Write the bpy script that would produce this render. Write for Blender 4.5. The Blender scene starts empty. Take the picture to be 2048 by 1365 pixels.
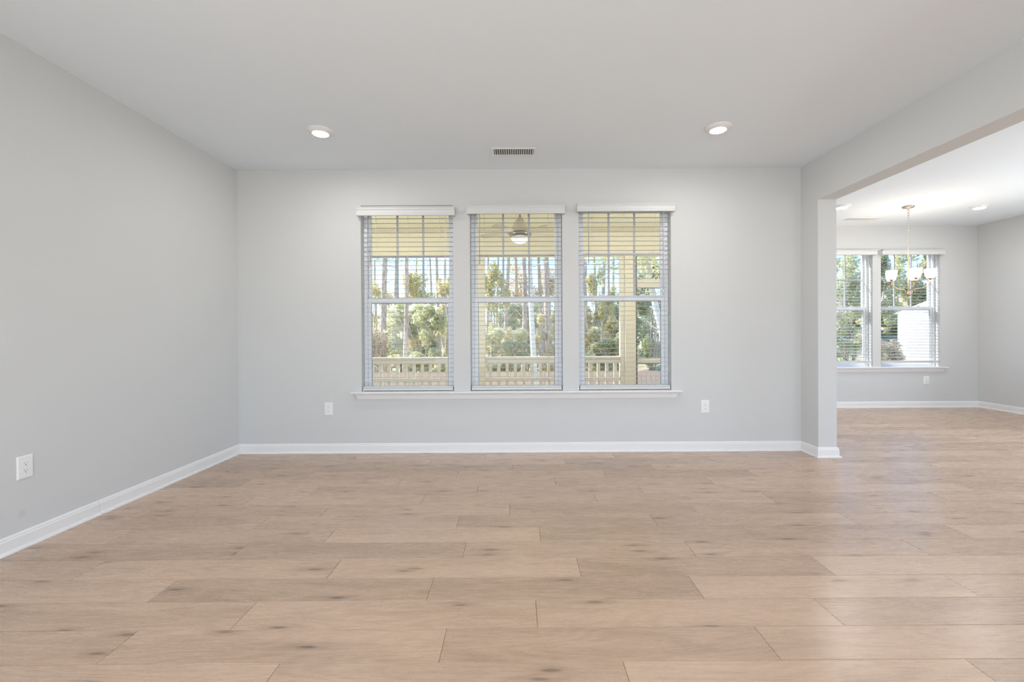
import bpy, math, random
from mathutils import Vector, Matrix
import numpy as np

S = bpy.context.scene
COL = S.collection
PI = math.pi

# ------------------------------------------------------------------ camera
F, CX, CY = 890.0, 1034.36, 670.83          # focal length and principal point, pixels of a 2048x1365 frame
YAW, PITCH, ROLL, EYE = -0.0021, -0.0044, 0.0053, 1.1512
RM = Matrix.Rotation(YAW, 3, 'Z') @ Matrix.Rotation(PITCH, 3, 'X') @ Matrix.Rotation(ROLL, 3, 'Y')
cam_data = bpy.data.cameras.new('camera')
cam = bpy.data.objects.new('camera', cam_data)
COL.objects.link(cam)
r_, f_, u_ = RM.col[0], RM.col[1], RM.col[2]
m = Matrix(((r_[0], u_[0], -f_[0], 0), (r_[1], u_[1], -f_[1], 0), (r_[2], u_[2], -f_[2], EYE), (0, 0, 0, 1)))
cam.matrix_world = m
cam_data.sensor_width = 36
cam_data.lens = 36 * F / 2048
cam_data.shift_x = -(CX - 1024) / 2048
cam_data.shift_y = -(682.5 - CY) / 2048
cam_data.clip_start = 0.05
cam_data.clip_end = 300
S.camera = cam

def ray(px, py):
    return RM @ Vector(((px - CX) / F, 1.0, -(py - CY) / F))
def at(px, py, Y):                           # where the sight line through a photo pixel meets the plane y = Y
    d = ray(px, py); return Vector((0, 0, EYE)) + d * (Y / d.y)
def atz(px, py, Z):
    d = ray(px, py); return Vector((0, 0, EYE)) + d * ((Z - EYE) / d.z)

# ------------------------------------------------------------------ light and exposure
S.view_settings.view_transform = 'Standard'
S.view_settings.look = 'None'
S.view_settings.gamma = 1
S.view_settings.exposure = 0.08
W = bpy.data.worlds.new('sky'); S.world = W
W.use_nodes = True
wn = W.node_tree; wn.nodes.clear()
sky = wn.nodes.new('ShaderNodeTexSky'); sky.sky_type = 'NISHITA'; sky.sun_disc = False
sky.sun_elevation = math.radians(42); sky.sun_rotation = math.radians(-65); sky.dust_density = .4; sky.ozone_density = 3.0
bgn = wn.nodes.new('ShaderNodeBackground'); bgn.inputs[1].default_value = 0.40
won = wn.nodes.new('ShaderNodeOutputWorld')
tint = wn.nodes.new('ShaderNodeMix'); tint.data_type = 'RGBA'; tint.blend_type = 'MULTIPLY'; tint.inputs[0].default_value = 1; tint.inputs[7].default_value = (.74, .88, 1.12, 1)
wn.links.new(sky.outputs[0], tint.inputs[6]); wn.links.new(tint.outputs[2], bgn.inputs[0]); wn.links.new(bgn.outputs[0], won.inputs[0])

sd = bpy.data.lights.new('sun', 'SUN'); sd.energy = 9.5; sd.angle = math.radians(1.5); sd.color = (1, .95, .87)
so = bpy.data.objects.new('sun', sd); COL.objects.link(so)
so.rotation_euler = Vector((0.75, -0.35, -0.75)).to_track_quat('-Z', 'Y').to_euler()   # from the left, a little ahead

def area(name, loc, direction, sx, sy, power, color=(1, 1, 1)):
    d = bpy.data.lights.new(name, 'AREA'); d.shape = 'RECTANGLE'; d.size = sx; d.size_y = sy
    d.energy = power; d.color = color
    o = bpy.data.objects.new(name, d); COL.objects.link(o); o.location = loc
    o.rotation_euler = Vector(direction).to_track_quat('-Z', 'Z').to_euler()
    return o
# added fill lights at invented rear and left openings; dining side windows give daylight
area('fill_left_opening', (-2.95, -1.7, 1.45), (1, .05, .42), 1.9, 1.6, 100, (.93, .96, 1))  # added to light the header from the left
area('fill_rear_living', (-.4, -3.62, 1.15), (0, 1, .6), 3.6, 2.1, 120, (.96, .975, 1))
area('fill_rear_dining', (4.9, -3.62, 1.15), (0, 1, .6), 2.6, 2.1, 45, (.96, .975, 1))
area('daylight_side_windows', (7.0, 3.2, 1.45), (-1, 0, .45), 2.4, 1.7, 95, (.93, .96, 1))
area('porch_fill_left', (-2.3, 4.62, 1.95), (0, 1, .5), .25, .3, 26, (1, .96, .88))  # fixtureless pair added to brighten the porch ceiling and posts
area('porch_fill_right', (2.2, 4.62, 1.95), (0, 1, .5), .25, .3, 26, (1, .96, .88))

# ------------------------------------------------------------------ room numbers (metres)
H = 2.74
XL, XR, D, YJ, HB, T = -2.6914, 2.762, 4.311, 4.066, 2.361, .170
D2, X2, YB = 6.698, 6.9605, -3.5
WT = .17

# ------------------------------------------------------------------ materials
def new_mat(name):
    mt = bpy.data.materials.new(name); mt.use_nodes = True
    return mt, mt.node_tree.nodes, mt.node_tree.links, mt.node_tree.nodes['Principled BSDF']
def lin(c):
    return tuple(((v / 255) / 12.92 if v / 255 <= .04045 else ((v / 255 + .055) / 1.055) ** 2.4) for v in c) + (1,)
def simple(name, col, rough=.5, metal=0, spec=.5, bump=0, bscale=60, var=0):
    mt, n, l, b = new_mat(name)
    b.inputs['Base Color'].default_value = tuple(col[:3]) + (1,)
    b.inputs['Roughness'].default_value = rough; b.inputs['Metallic'].default_value = metal
    b.inputs['Specular IOR Level'].default_value = spec
    tc = n.new('ShaderNodeTexCoord')
    nz = n.new('ShaderNodeTexNoise'); nz.inputs['Scale'].default_value = bscale; nz.inputs['Detail'].default_value = 4
    l.new(tc.outputs['Object'], nz.inputs['Vector'])
    if bump:
        bp = n.new('ShaderNodeBump'); bp.inputs['Strength'].default_value = bump; bp.inputs['Distance'].default_value = .002
        l.new(nz.outputs['Fac'], bp.inputs['Height']); l.new(bp.outputs['Normal'], b.inputs['Normal'])
    if var:
        mx = n.new('ShaderNodeMix'); mx.data_type = 'RGBA'
        mx.inputs[6].default_value = tuple(v * (1 - var) for v in col[:3]) + (1,)
        mx.inputs[7].default_value = tuple(min(1, v * (1 + var)) for v in col[:3]) + (1,)
        l.new(nz.outputs['Fac'], mx.inputs[0]); l.new(mx.outputs[2], b.inputs['Base Color'])
    return mt
def emit(name, col, strength):
    mt, n, l, b = new_mat(name)
    b.inputs['Base Color'].default_value = (.9, .9, .9, 1)
    b.inputs['Emission Color'].default_value = tuple(col[:3]) + (1,); b.inputs['Emission Strength'].default_value = strength
    return mt

M = {}
M['wall'] = simple('wall_paint', (.61, .615, .61), .75, bump=.08, bscale=180, spec=.25)
M['ceiling'] = simple('ceiling_paint', (.80, .855, .90), .85, bump=.06, bscale=150, spec=.2)
M['trim'] = simple('white_trim_paint', (.79, .785, .78), .35, bump=.02, bscale=40)
M['plastic'] = simple('white_plastic', (.80, .80, .79), .35, bump=.01)
M['vinyl'] = simple('white_vinyl_frame', (.80, .83, .88), .4, bump=.01)
M['grid'] = simple('backlit_grid_bars', (.50, .52, .55), .5)  # grey stands for backlit bars; their shade is put into the colour
M['blind'] = simple('white_blind', (.65, .652, .645), .45, bump=.02)
M['cord'] = simple('white_cord', (.80, .78, .74), .8)
M['dark'] = simple('dark_slot', (.06, .06, .06), .6)
M['seal'] = simple('grey_window_seal', (.30, .31, .33), .6)
M['duct'] = simple('vent_duct', (.10, .10, .10), .8)
M['wand'] = simple('clear_grey_wand', (.42, .43, .46), .25)
M['nickel'] = simple('brushed_brass_metal', (.58, .43, .27), .3, metal=1, bump=.03, bscale=300)
M['chain'] = simple('aged_nickel_chain', (.46, .42, .37), .35, metal=.9)
M['steel'] = simple('brushed_nickel', (.62, .59, .53), .32, metal=.8, bump=.02)
M['housing'] = simple('satin_champagne_housing', (.70, .65, .56), .4, metal=.15)
M['dark_steel'] = simple('dark_brushed_metal', (.36, .34, .29), .3, metal=.8)
M['fan_white'] = simple('fan_blade_finish', (.66, .60, .50), .45, var=.05)
M['porch'] = simple('cream_porch_paint', (.84, .78, .62), .6, bump=.03, bscale=30, var=.03)
M['porch_rail'] = simple('cream_rail_paint', (.80, .75, .64), .55, bump=.03, bscale=30, var=.05)
M['screen_metal'] = simple('bronze_screen_frame', (.20, .19, .16), .45, metal=.3)
M['deck'] = simple('grey_deck_boards', (.42, .39, .34), .7, bump=.2, var=.12)
M['fence'] = simple('cedar_fence', (.84, .58, .44), .8, bump=.2, bscale=12, var=.22)
M['shed'] = simple('white_siding', (.93, .94, .95), .6, bump=.02)
M['shed_roof'] = simple('pale_roof', (.80, .81, .82), .7, bump=.1)
M['canlens'] = emit('lamp_lens', (1, .975, .94), 190)
M['fanlens'] = emit('fan_glass', (1, .97, .9), .25)
M['shade'] = emit('glass_shade', (1, .90, .76), 4.5)

# stain on the left wall (an old touch-up patch low by the outlet)
def translucent_slats():
    mt = M['blind'].copy(); mt.name = 'white_pvc_slats'
    n, l = mt.node_tree.nodes, mt.node_tree.links
    tl = n.new('ShaderNodeBsdfTranslucent'); tl.inputs[0].default_value = (.85, .84, .80, 1)
    mx = n.new('ShaderNodeMixShader'); mx.inputs[0].default_value = .35
    l.new(n['Principled BSDF'].outputs[0], mx.inputs[1]); l.new(tl.outputs[0], mx.inputs[2]); l.new(mx.outputs[0], n['Material Output'].inputs[0])
    return mt
M['slats'] = translucent_slats()
def wall_left_material():
    mt = M['wall'].copy(); mt.name = 'wall_paint_with_patch'
    n, l = mt.node_tree.nodes, mt.node_tree.links; b = n['Principled BSDF']
    g = n.new('ShaderNodeNewGeometry')
    sub = n.new('ShaderNodeVectorMath'); sub.operation = 'SUBTRACT'
    t = (XL / ray(44, 1028).x); p = Vector((0, 0, EYE)) + ray(44, 1028) * t
    sub.inputs[1].default_value = p
    le = n.new('ShaderNodeVectorMath'); le.operation = 'LENGTH'
    mr = n.new('ShaderNodeMapRange'); mr.inputs[1].default_value = .010; mr.inputs[2].default_value = .028
    mx = n.new('ShaderNodeMix'); mx.data_type = 'RGBA'
    mx.inputs[6].default_value = (.56, .56, .56, 1); mx.inputs[7].default_value = (.61, .615, .61, 1)
    l.new(g.outputs['Position'], sub.inputs[0]); l.new(sub.outputs[0], le.inputs[0]); l.new(le.outputs['Value'], mr.inputs[0])
    l.new(mr.outputs[0], mx.inputs[0]); l.new(mx.outputs[2], b.inputs['Base Color'])
    return mt
M['wall_left'] = wall_left_material()

def floor_material():
    mt, n, l, b = new_mat('oak_plank_floor')
    def N(t, **k):
        x = n.new(t)
        for a, v in k.items(): setattr(x, a, v)
        return x
    def math_(op, a, bb):
        x = N('ShaderNodeMath', operation=op)
        for i, v in enumerate((a, bb)):
            if isinstance(v, (int, float)): x.inputs[i].default_value = v
            else: l.new(v, x.inputs[i])
        return x.outputs[0]
    tc = N('ShaderNodeTexCoord'); sep = N('ShaderNodeSeparateXYZ'); l.new(tc.outputs['Object'], sep.inputs[0])
    seed = N('ShaderNodeAttribute', attribute_name='seed'); sv = seed.outputs['Fac']
    def coords(kx, ky, off):
        c = N('ShaderNodeCombineXYZ')
        l.new(math_('MULTIPLY', sep.outputs[0], kx), c.inputs[0])
        l.new(math_('MULTIPLY', sep.outputs[1], ky), c.inputs[1])
        l.new(math_('MULTIPLY', sv, off), c.inputs[2])
        return c.outputs[0]
    def noise(vec, scale, detail=4, rough=.55, dist=0):
        x = N('ShaderNodeTexNoise'); x.inputs['Scale'].default_value = scale; x.inputs['Detail'].default_value = detail
        x.inputs['Roughness'].default_value = rough; x.inputs['Distortion'].default_value = dist
        l.new(vec, x.inputs['Vector']); return x.outputs['Fac']
    broad = noise(coords(.9, 5, 90), 1.6, 3, .5, .4)
    fine = noise(coords(2.2, 70, 50), 2.2, 5, .65, .2)
    # cathedral grain: rings of a stretched noise
    cat = noise(coords(.8, 5.5, 40), 1.3, 1, .4, .1)
    rings = math_('SINE', math_('MULTIPLY', cat, 95), 0)
    rings = math_('MULTIPLY', rings, noise(coords(.9, 3, 70), 1.4, 2))
    # knots
    kv = N('ShaderNodeTexVoronoi', feature='F1', voronoi_dimensions='2D'); kv.inputs['Scale'].default_value = 1.0
    kc = N('ShaderNodeCombineXYZ'); l.new(math_('ADD', math_('MULTIPLY', sep.outputs[0], 2.6), math_('MULTIPLY', sv, 57)), kc.inputs[0])
    l.new(math_('MULTIPLY', sep.outputs[1], 11.5), kc.inputs[1]); l.new(kc.outputs[0], kv.inputs['Vector'])
    kr = N('ShaderNodeMapRange', interpolation_type='SMOOTHSTEP'); kr.inputs[1].default_value = .03; kr.inputs[2].default_value = .13
    kr.inputs[3].default_value = 1; kr.inputs[4].default_value = 0; l.new(kv.outputs['Distance'], kr.inputs[0])
    km = N('ShaderNodeMath', operation='GREATER_THAN'); km.inputs[1].default_value = .78
    sc = N('ShaderNodeSeparateColor'); l.new(kv.outputs['Color'], sc.inputs[0]); l.new(sc.outputs[0], km.inputs[0])
    knot = math_('MULTIPLY', kr.outputs[0], km.outputs[0])
    kh = N('ShaderNodeMapRange', interpolation_type='SMOOTHSTEP'); kh.inputs[1].default_value = .05; kh.inputs[2].default_value = .40
    kh.inputs[3].default_value = 1; kh.inputs[4].default_value = 0; l.new(kv.outputs['Distance'], kh.inputs[0])
    halo = math_('MULTIPLY', kh.outputs[0], km.outputs[0])
    tone = N('ShaderNodeAttribute', attribute_name='tone').outputs['Fac']
    v = math_('ADD', math_('MULTIPLY', math_('SUBTRACT', broad, .5), .40), math_('MULTIPLY', math_('SUBTRACT', fine, .5), .27))
    v = math_('ADD', v, math_('MULTIPLY', rings, .06))
    v = math_('ADD', v, math_('MULTIPLY', math_('SUBTRACT', tone, .5), .20))
    v = math_('SUBTRACT', v, math_('MULTIPLY', knot, .26))
    v = math_('SUBTRACT', v, math_('MULTIPLY', halo, .13))
    v = math_('ADD', v, .55)
    rp = N('ShaderNodeValToRGB'); e = rp.color_ramp.elements
    e[0].position = .0; e[0].color = (.17, .115, .083, 1)
    e[1].position = 1.; e[1].color = (.72, .515, .37, 1)
    x = e.new(.32); x.color = (.375, .255, .175, 1)
    x = e.new(.62); x.color = (.565, .395, .28, 1)
    l.new(v, rp.inputs[0]); l.new(rp.outputs[0], b.inputs['Base Color'])
    rr = N('ShaderNodeMapRange'); rr.inputs[3].default_value = .23; rr.inputs[4].default_value = .32
    l.new(fine, rr.inputs[0]); l.new(rr.outputs[0], b.inputs['Roughness'])
    b.inputs['Specular IOR Level'].default_value = .8
    bp = N('ShaderNodeBump'); bp.inputs['Strength'].default_value = .12; bp.inputs['Distance'].default_value = .001
    l.new(math_('ADD', fine, math_('MULTIPLY', rings, .3)), bp.inputs['Height']); l.new(bp.outputs['Normal'], b.inputs['Normal'])
    return mt
M['floor'] = floor_material()

def glass_material():
    mt = bpy.data.materials.new('window_glass'); mt.use_nodes = True
    n, l = mt.node_tree.nodes, mt.node_tree.links; n.clear()
    o = n.new('ShaderNodeOutputMaterial'); tr = n.new('ShaderNodeBsdfTransparent'); gl = n.new('ShaderNodeBsdfGlossy')
    tr.inputs[0].default_value = (.95, .97, .965, 1); gl.inputs['Roughness'].default_value = .02
    mx = n.new('ShaderNodeMixShader'); fr = n.new('ShaderNodeFresnel'); fr.inputs[0].default_value = 1.35
    l.new(fr.outputs[0], mx.inputs[0]); l.new(tr.outputs[0], mx.inputs[1]); l.new(gl.outputs[0], mx.inputs[2]); l.new(mx.outputs[0], o.inputs[0])
    return mt
M['glass'] = glass_material()

def leaf_material(name, cols):
    mt, n, l, b = new_mat(name)
    g = n.new('ShaderNodeNewGeometry'); rp = n.new('ShaderNodeValToRGB')
    e = rp.color_ramp.elements; e[0].position = 0; e[0].color = lin(cols[0]); e[1].position = 1; e[1].color = lin(cols[-1])
    for i, c in enumerate(cols[1:-1]):
        x = e.new((i + 1) / (len(cols) - 1)); x.color = lin(c)
    tc = n.new('ShaderNodeTexCoord'); nz = n.new('ShaderNodeTexNoise'); nz.inputs['Scale'].default_value = 2.6; nz.inputs['Detail'].default_value = 3
    l.new(tc.outputs['Object'], nz.inputs['Vector'])
    m1 = n.new('ShaderNodeMath'); m1.operation = 'MULTIPLY_ADD'; m1.inputs[1].default_value = 2.6; m1.inputs[2].default_value = -1.05; l.new(nz.outputs['Fac'], m1.inputs[0])
    m2 = n.new('ShaderNodeMath'); m2.operation = 'MULTIPLY_ADD'; m2.inputs[1].default_value = .5; l.new(g.outputs['Random Per Island'], m2.inputs[0]); l.new(m1.outputs[0], m2.inputs[2])
    l.new(m2.outputs[0], rp.inputs[0]); l.new(rp.outputs[0], b.inputs['Base Color'])
    b.inputs['Roughness'].default_value = .5
    o = n['Material Output']; tl = n.new('ShaderNodeBsdfTranslucent'); mx = n.new('ShaderNodeMixShader'); mx.inputs[0].default_value = .5
    l.new(rp.outputs[0], tl.inputs[0]); l.new(b.outputs[0], mx.inputs[1]); l.new(tl.outputs[0], mx.inputs[2]); l.new(mx.outputs[0], o.inputs[0])
    return mt
M['leaf_yellow'] = leaf_material('yellow_green_leaves', [(214, 206, 152), (236, 226, 172), (244, 236, 202), (226, 218, 164)])  # leaf colours here and below are paled; the view's haze is put into them
M['leaf_dark'] = leaf_material('evergreen_leaves', [(178, 178, 140), (206, 206, 162), (222, 220, 180), (238, 236, 208)])
M['leaf_pine'] = leaf_material('pine_needles', [(170, 182, 148), (200, 208, 166), (220, 224, 186)])
M['leaf_rust'] = leaf_material('rusty_leaves', [(214, 196, 172), (230, 214, 190), (222, 218, 186)])
def bark(name, a, bb):
    mt, n, l, b = new_mat(name)
    tc = n.new('ShaderNodeTexCoord'); mp = n.new('ShaderNodeMapping'); mp.inputs['Scale'].default_value = (9, 9, 2.2)
    nz = n.new('ShaderNodeTexNoise'); nz.inputs['Scale'].default_value = 2.2; nz.inputs['Detail'].default_value = 6
    rp = n.new('ShaderNodeValToRGB'); rp.color_ramp.elements[0].position = .3; rp.color_ramp.elements[1].position = .7
    rp.color_ramp.elements[0].color = lin(a); rp.color_ramp.elements[1].color = lin(bb)
    l.new(tc.outputs['Object'], mp.inputs[0]); l.new(mp.outputs[0], nz.inputs['Vector']); l.new(nz.outputs['Fac'], rp.inputs[0])
    l.new(rp.outputs[0], b.inputs['Base Color']); b.inputs['Roughness'].default_value = .9
    bp = n.new('ShaderNodeBump'); bp.inputs['Strength'].default_value = .5; l.new(nz.outputs['Fac'], bp.inputs['Height']); l.new(bp.outputs['Normal'], b.inputs['Normal'])
    return mt
M['bark'] = bark('pine_bark', (176, 150, 130), (232, 210, 190))
M['bark_pale'] = bark('pale_bark', (216, 206, 198), (240, 234, 226))
M['twig'] = bark('twigs', (170, 150, 130), (214, 200, 182))
def ground_material():
    mt, n, l, b = new_mat('leaf_litter_ground')
    tc = n.new('ShaderNodeTexCoord'); nz = n.new('ShaderNodeTexNoise'); nz.inputs['Scale'].default_value = 1.1; nz.inputs['Detail'].default_value = 8
    rp = n.new('ShaderNodeValToRGB'); e = rp.color_ramp.elements
    e[0].position = .36; e[0].color = lin((136, 150, 108)); e[1].position = .68; e[1].color = lin((214, 186, 160))
    x = e.new(.52); x.color = lin((170, 172, 134))
    l.new(tc.outputs['Object'], nz.inputs['Vector']); l.new(nz.outputs['Fac'], rp.inputs[0]); l.new(rp.outputs[0], b.inputs['Base Color'])
    b.inputs['Roughness'].default_value = .95
    return mt
M['ground'] = ground_material()

# ------------------------------------------------------------------ mesh building
class MB:
    def __init__(s): s.v = []; s.f = []; s.sm = []
    def add(s, vs, fs, smooth=False):
        o = len(s.v); s.v += [tuple(v) for v in vs]; s.f += [tuple(i + o for i in f) for f in fs]; s.sm += [smooth] * len(fs)
        return s
    def box(s, x0, x1, y0, y1, z0, z1):
        x0, x1 = min(x0, x1), max(x0, x1); y0, y1 = min(y0, y1), max(y0, y1); z0, z1 = min(z0, z1), max(z0, z1)
        return s.add([(x0, y0, z0), (x1, y0, z0), (x1, y1, z0), (x0, y1, z0), (x0, y0, z1), (x1, y0, z1), (x1, y1, z1), (x0, y1, z1)],
              [(0, 3, 2, 1), (4, 5, 6, 7), (0, 1, 5, 4), (1, 2, 6, 5), (2, 3, 7, 6), (3, 0, 4, 7)])
    def tube(s, pts, radii, n=10, cap=True):
        pts = [Vector(p) for p in pts]
        if not isinstance(radii, (list, tuple)): radii = [radii] * len(pts)
        vs = []; k = len(pts)
        ref = None
        for i, p in enumerate(pts):
            t = (pts[min(i + 1, k - 1)] - pts[max(i - 1, 0)]).normalized()
            if ref is None: ref = Vector((1, 0, 0)) if abs(t.x) < .9 else Vector((0, 1, 0))
            a = (ref - t * ref.dot(t)).normalized(); ref = a; b = t.cross(a)
            for j in range(n):
                w = 2 * PI * j / n; vs.append(p + (a * math.cos(w) + b * math.sin(w)) * radii[i])
        fs = []
        for i in range(k - 1):
            for j in range(n):
                fs.append((i * n + j, i * n + (j + 1) % n, (i + 1) * n + (j + 1) % n, (i + 1) * n + j))
        s.add(vs, fs, True)
        if cap:
            o = len(s.v) - len(vs)
            s.f.append(tuple(o + j for j in range(n))[::-1]); s.f.append(tuple(o + (k - 1) * n + j for j in range(n))); s.sm += [False, False]
        return s
    def lathe(s, prof, c=(0, 0, 0), n=32, smooth=True):      # prof: (radius, z)
        vs = []; k = len(prof)
        for r, z in prof:
            for j in range(n):
                w = 2 * PI * j / n; vs.append((c[0] + r * math.cos(w), c[1] + r * math.sin(w), c[2] + z))
        fs = [(i * n + j, i * n + (j + 1) % n, (i + 1) * n + (j + 1) % n, (i + 1) * n + j) for i in range(k - 1) for j in range(n)]
        return s.add(vs, fs, smooth)
    def prism(s, poly, axis, a, b):                           # poly of 2D points, extruded along axis from a to b
        def P(q, t):
            return {'x': (t, q[0], q[1]), 'y': (q[0], t, q[1]), 'z': (q[0], q[1], t)}[axis]
        n = len(poly); vs = [P(q, a) for q in poly] + [P(q, b) for q in poly]
        fs = [tuple(range(n))[::-1], tuple(range(n, 2 * n))] + [(i, (i + 1) % n, n + (i + 1) % n, n + i) for i in range(n)]
        return s.add(vs, fs)
    def build(s, name, mat, parent=None, bevel=0):
        me = bpy.data.meshes.new(name); me.from_pydata(s.v, [], s.f); me.update()
        me.polygons.foreach_set('use_smooth', s.sm)
        o = bpy.data.objects.new(name, me); COL.objects.link(o); me.materials.append(mat)
        if parent: o.parent = parent
        if bevel:
            md = o.modifiers.new('bevel', 'BEVEL'); md.width = bevel; md.segments = 2; md.limit_method = 'ANGLE'
        return o
def recalc(o):
    import bmesh
    bm = bmesh.new(); bm.from_mesh(o.data); bmesh.ops.recalc_face_normals(bm, faces=bm.faces); bm.to_mesh(o.data); bm.free()
    return o
def empty(name, loc, rz=0):
    o = bpy.data.objects.new(name, None); COL.objects.link(o); o.location = loc; o.rotation_euler = (0, 0, rz); o.empty_display_size = .1
    return o
def tag(o, label=None, cat=None, group=None, kind=None):
    if label: o['label'] = label
    if cat: o['category'] = cat
    if group: o['group'] = group
    if kind: o['kind'] = kind
    return o
def struct(o, label=None, cat=None):
    return tag(o, label, cat, kind='structure')
def copy_tree(o, parent=None):
    c = o.copy(); COL.objects.link(c); c.parent = parent
    for ch in list(o.children): copy_tree(ch, c)
    return c

# ------------------------------------------------------------------ floor of laid planks
def build_floor():
    rnd = random.Random(5)
    PW, PL, Y0, g = .18, 1.2, 1.5529, .0016
    # photo position of one board end per row: (row, px, py) on the row's far edge
    ends = {-1: (1246.8, 1327), 0: (893.4, 1259), 1: (1071.5, 1203), 2: (868, 1156), 3: (1153, 1117.5), 4: (933, 1085), 5: (1078.3, 1056),
            6: (920, 1031.6), 7: (1020, 1009.5), 8: (1187.7, 990), 9: (957, 972.8), 10: (1108, 957), 11: (917.7, 943.5), 12: (1026, 928.5),
            13: (1127, 916.5), 14: (973, 908.5)}
    verts = []; faces = []; tones = []; seeds = []
    lo = int(math.floor((YB - Y0) / PW)); hi = int(math.ceil((D2 + .1 - Y0) / PW))
    for r in range(lo, hi):
        ya, yb = Y0 + r * PW, Y0 + (r + 1) * PW
        x0, x1 = XL - .02, X2 + .02
        if ya >= D + .1: x0 = XR + T - .02
        yb = min(yb, D2 + .05); ya = max(ya, YB - .05)
        if r in ends:
            off = atz(ends[r][0], ends[r][1], 0).x
        else: off = rnd.uniform(0, PL)
        k = math.floor((x0 - off) / PL); x = off + k * PL
        while x < x1:
            a, b = max(x, x0), min(x + PL, x1)
            if b - a > .004:
                o = len(verts)
                verts += [(a + g, ya + g, 0), (b - g, ya + g, 0), (b - g, yb - g, 0), (a + g, yb - g, 0)]
                verts += [(a + g * .2, ya + g * .2, -.002), (b - g * .2, ya + g * .2, -.002), (b - g * .2, yb - g * .2, -.002), (a + g * .2, yb - g * .2, -.002)]
                t = rnd.random(); sd_ = rnd.random()
                for q in ((0, 1, 2, 3), (0, 4, 5, 1), (1, 5, 6, 2), (2, 6, 7, 3), (3, 7, 4, 0)):
                    faces.append(tuple(o + i for i in q)); tones.append(t if q == (0, 1, 2, 3) else -.2); seeds.append(sd_)
            x += PL
    o = len(verts)
    verts += [(XL - .05, YB - .05, -.0022), (X2 + .05, YB - .05, -.0022), (X2 + .05, D2 + .05, -.0022), (XL - .05, D2 + .05, -.0022)]
    verts += [(x, y, -.12) for x, y, z in verts[-4:]]
    for q in ((0, 1, 2, 3), (4, 7, 6, 5), (0, 4, 5, 1), (1, 5, 6, 2), (2, 6, 7, 3), (3, 7, 4, 0)):
        faces.append(tuple(o + i for i in q)); tones.append(-.4); seeds.append(0.)
    # the subfloor must not stick out into the porch: clip its top there
    me = bpy.data.meshes.new('floor'); me.from_pydata(verts, [], faces)
    for nm, vals in (('tone', tones), ('seed', seeds)):
        at_ = me.attributes.new(nm, 'FLOAT', 'FACE'); at_.data.foreach_set('value', vals)
    me.materials.append(M['floor'])
    ob = bpy.data.objects.new('floor', me); COL.objects.link(ob)
    struct(ob, 'light oak plank floor running left to right through both rooms', 'floor')
build_floor()

# ------------------------------------------------------------------ walls
def wall_x(name, x0, x1, y0, y1, holes, mat, label, z1=H):
    """wall in the xz plane between y0 and y1, holes = [(xa, xb, za, zb)]"""
    b = MB(); xs = sorted(holes); cur = x0
    for xa, xb, za, zb in xs:
        b.box(cur, xa, y0, y1, 0, z1)
        if za > 0: b.box(xa, xb, y0, y1, 0, za)
        b.box(xa, xb, y0, y1, zb, z1); cur = xb
    b.box(cur, x1, y0, y1, 0, z1)
    return struct(b.build(name, mat), label, 'wall')
def wall_y(name, y0, y1, x0, x1, holes, mat, label, z1=H):
    b = MB(); cur = y0
    for ya, yb, za, zb in sorted(holes):
        b.box(x0, x1, cur, ya, 0, z1)
        if za > 0: b.box(x0, x1, ya, yb, 0, za)
        b.box(x0, x1, ya, yb, zb, z1); cur = yb
    b.box(x0, x1, cur, y1, 0, z1)
    return struct(b.build(name, mat), label, 'wall')

OW, OZ0, OZ1 = .894, .592, 2.392
# window centres: three in the living room, two in the dining room
WIN = [(at(814.75, 600, D).x, D), (at(1032.7, 600, D).x, D), (at(1250, 600, D).x, D)]
DW = at(1821, 620, D2).x
DWIN = [(DW - 1.018, D2), (DW, D2)]
DZ0, DZ1 = .612, 2.378
wall_x('wall_back', XL - .15, XR, D, D + WT, [(x - OW / 2, x + OW / 2, OZ0, OZ1) for x, _ in WIN], M['wall'], 'pale grey living room wall with three windows in a row')
wall_y('wall_left', YB, D, XL - .15, XL, [(-2.7, -.7, .6, 2.3)], M['wall_left'], 'plain pale grey wall on the left side of the living room')  # opening behind the camera added for the fill light
b = MB(); b.box(XR, XR + T, YJ, D2, 0, H); b.box(XR, XR + T, YB, YJ, HB, H); b.box(XR, XR + T, YB, YB + .3, 0, HB)
struct(b.build('wall_right', M['wall']), 'pale grey header and wall end around the wide dining room opening', 'wall')
wall_x('wall_dining_back', XR, X2 + .15, D2, D2 + WT, [(x - OW / 2, x + OW / 2, DZ0, DZ1) for x, _ in DWIN], M['wall'], 'pale grey far wall of the dining room with two windows')
wall_y('wall_dining_right', YB, D2, X2, X2 + .15, [(2.0, 4.4, .6, 2.3)], M['wall'], 'pale grey right hand wall of the dining room')
wall_x('wall_rear', XL - .15, X2 + .15, YB - .15, YB, [(-2.0, 1.6, 0, 2.2), (3.6, 6.2, 0, 2.2)], M['wall'], 'unseen rear wall with wide openings added for fill light')  # both openings added so fill light can enter
b = MB(); b.box(XL - .15, XR + T, YB - .15, D + WT, H, H + .12); b.box(XR + T, X2 + .15, YB - .15, D2 + WT, H, H + .12)
struct(b.build('ceiling', M['ceiling']), 'smooth off-white ceiling over both rooms', 'ceiling')

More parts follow.
